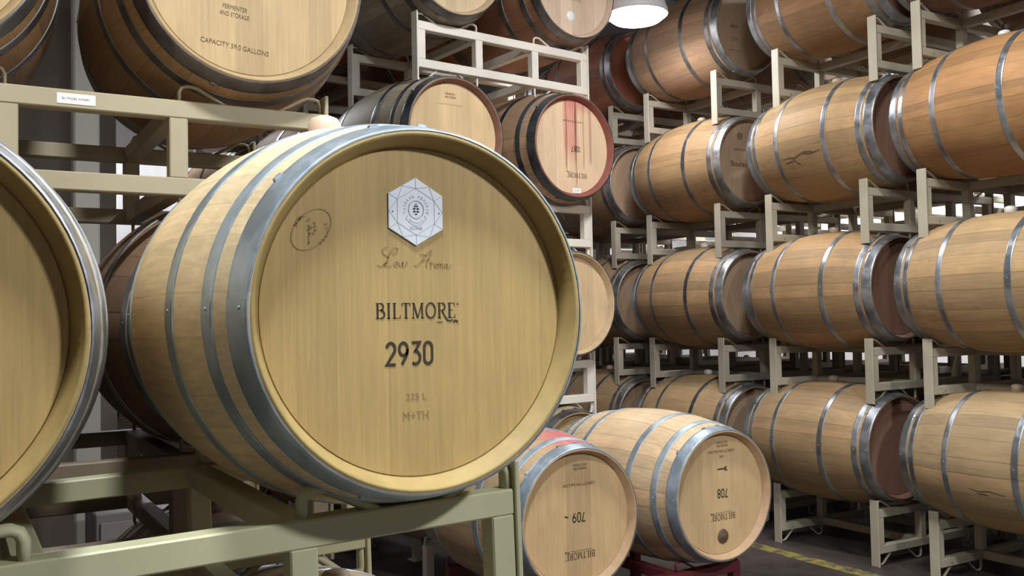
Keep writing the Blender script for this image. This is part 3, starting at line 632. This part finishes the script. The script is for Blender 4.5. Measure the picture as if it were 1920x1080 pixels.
# crack-like dark stain on the side of one barrel of the right row
for root_, lines in ((RB_[1, 3], [[(.14, .33), (.09, .31), (.04, .33), (-.02, .27), (-.07, .31), (-.15, .28)], [(.06, .31), (.03, .42), (.01, .45)], [(-.02, .27), (-.05, .26), (-.10, .29)], [(.12, .40), (.05, .37)]]),
                     (RB_[0, 1], [[(.06, .30), (.01, .33), (-.05, .31), (-.12, .35)], [(.02, .36), (-.04, .37)]])):
    mb = MB()
    for L_ in lines:
        P2 = [(y_ + (b_ - y_) * t_, a_ + (c_ - a_) * t_) for (y_, a_), (b_, c_) in zip(L_, L_[1:]) for t_ in (0, .33, .66)] + [L_[-1]]
        vs = []
        for q, (y_, a_) in enumerate(P2):
            w_ = (.010 if root_ is RB_[1, 3] else .006) * (.35 + .65 * math.sin(PI * (q + .4) / len(P2)))
            for s_ in (-1, 1):
                aa = PI + a_ + s_ * w_ / 2 / .35; R_ = rad(y_) + .0009; vs.append((R_ * math.cos(aa), y_, R_ * math.sin(aa)))
        mb.add(vs, [(2 * i, 2 * i + 1, 2 * i + 3, 2 * i + 2) for i in range(len(P2) - 1)])
    link('dark_stain', mb.mesh('stain', [M['brown']]), root_, (0, 0, RB))
# paper label and its print on the upper left rack rail
rk3 = next(o for o in bpy.data.objects if o.get('label', '').startswith('sage steel rack with a white paper'))
mb = MB(); mb.bbox(-.042, .042, -.0012, 0, -.0125, .0125, .0004); lb = link('paper_label', mb.mesh('paper', [M['sticker']]), rk3, (-.045, -FS - T / 2 - .0003, RAILT - T / 2)); lb['label'] = 'white printed paper label'
o = sans(lb, 'BILTMORE WINERY', 0, 0, .062, .006, 'ink', 0, 'label_print', -.0017); o.location.z -= RB

# ------------------------------------------------------------------ lamps
def lamp(i, x, y, z, wt, label):
    r = bpy.data.objects.new('high_bay_lamp', None); col.objects.link(r); r.location = (x, y, z); tag(r, label, 'lamp'); r.empty_display_size = .1
    mb = MB(); mb.lathe([(.0, .200), (.03, .196), (.12, .165), (.20, .11), (.24, .075), (.245, .07), (.24, .066), (.20, .10), (.12, .155), (.03, .188), (0, .192)], 40, True, 'z')
    link('reflector', mb.mesh('reflector', [M['shade']]), r)
    mb = MB(); mb.lathe([(.02, .188), (-.01, .182), (-.035, .15), (-.05, .09), (-.055, .0)][::-1], 40, axis='z'); link('diffuser', mb.mesh('diffuser', [M['glow']]), r)
    mb = MB(); mb.lathe([(.24, .075), (.26, .08), (.42, .08), (.44, .06), (.44, 0)], 24, axis='z'); mb.tube([(0, 0, .43), (0, 0, 5.0 - z)], .008); link('ballast_and_rod', mb.mesh('ballast', [M['dull']]), r)
    ld = bpy.data.lights.new('lamp_light', 'AREA'); ld.shape = 'DISK'; ld.size = .36; ld.energy = wt; ld.color = (.95, .98, 1.0)
    lo = bpy.data.objects.new('lamp_light', ld); col.objects.link(lo); lo.parent = r; lo.location = (0, 0, -.075)
M['shade'] = plain('reflector_white', (.8, .8, .8), .4); M['glow'] = plain('lamp_diffuser', (1, 1, 1), .5, emit=(1, .98, 1), st=14)
LL = ['glaring round lamp hanging over the aisle, top centre right', 'lamp hanging in front of the near stack', 'lamp hanging over the aisle before the right-hand row', 'lamp hanging left of the near stack',
      'unseen lamp added to light the wall behind the right-hand rows, near end', 'unseen lamp added to light the wall behind the right-hand rows, far end', 'lamp hanging near the back wall', 'lamp behind the block partition']
for i, (x, y, z, wt) in enumerate(LAMPS): lamp(i, x, y, z, wt, LL[i])

# ------------------------------------------------------------------ floor line and things beyond the left stacks
t = NT('worn_yellow_line'); t.xyz(); n = t.noise(t.obj, 12, 5, .7); ym = t.base(t.mix(t.step(n, .42, .6), (.30, .24, .05), (.09, .07, .05)), .7)
mb = MB(); mb.box(4.13, 4.23, 1.0, 9.0, 0, .0015); struct(link('trim_2', mb.mesh('line', [ym])))
t = NT('column_paint'); X, Y, Z = t.xyz(); cm = t.base((.50, .48, .42), .6)
mb = MB(); mb.bbox(.57, .70, 5.55, 5.68, 0, 5, .01); mb.bbox(.52, .75, 5.50, 5.73, 0, .02, .004); tag(link('steel_column', mb.mesh('column', [cm])), 'pale square column between the two upper left barrels', 'column')
mb = MB(); mb.tube([(.02, 6.2, 0), (.02, 6.2, 5)], .045, 14); mb.bbox(-.06, .10, 6.19, 6.6, 1.9, 1.93); tag(link('vertical_pipe', mb.mesh('pipe', [plain('pipe_paint', (.50, .62, .66), .4)])), 'pale blue vertical pipe on the block partition at the left', 'pipe')

# dark pallets added to hide the white wall beyond the second stack; a cabinet
t = NT('dark_filler_wood'); t.xyz(); pw = t.base(t.mix(t.noise(t.obj, 6, 4), (.05, .035, .025), (.12, .085, .06)), .8)
mb = MB()
for q in range(7): mb.bbox(-.6 + q * .18, -.6 + q * .18 + .12, -.4, .4, .122, .144, .002)
for q in (-.4, -.05, .3): mb.bbox(-.6, .6, q, q + .1, .022, .122, .002)
for q in (-.6, -.06, .48): mb.bbox(q, q + .12, -.4, .4, 0, .022, .002)
pm = mb.mesh('pallet', [pw])
for q in range(9): tag(link('filler_pallet', pm, None, (1.62 + .01 * (q % 3), 7.6, q * .1445)), 'dark pallet added to cover the white back wall, seen between racks', 'pallet', 'pallets added to cover the back wall')
mb = MB(); mb.bbox(-.28, .28, -.2, .2, 0, .52, .006); cb = link('grey_cabinet', mb.mesh('cabinet', [plain('cabinet_grey', (.22, .19, .19), .5)]), None, (.86, 5.0, 0))
tag(cb, 'grey metal cabinet on the floor, seen under the racks at the lower left', 'cabinet')
mb = MB(); mb.bbox(-.26, .26, -.012, 0, .04, .48, .003); link('cabinet_door', mb.mesh('cabinet_door', [plain('cabinet_door_grey', (.27, .235, .235), .5)]), cb, (0, -.2, 0))
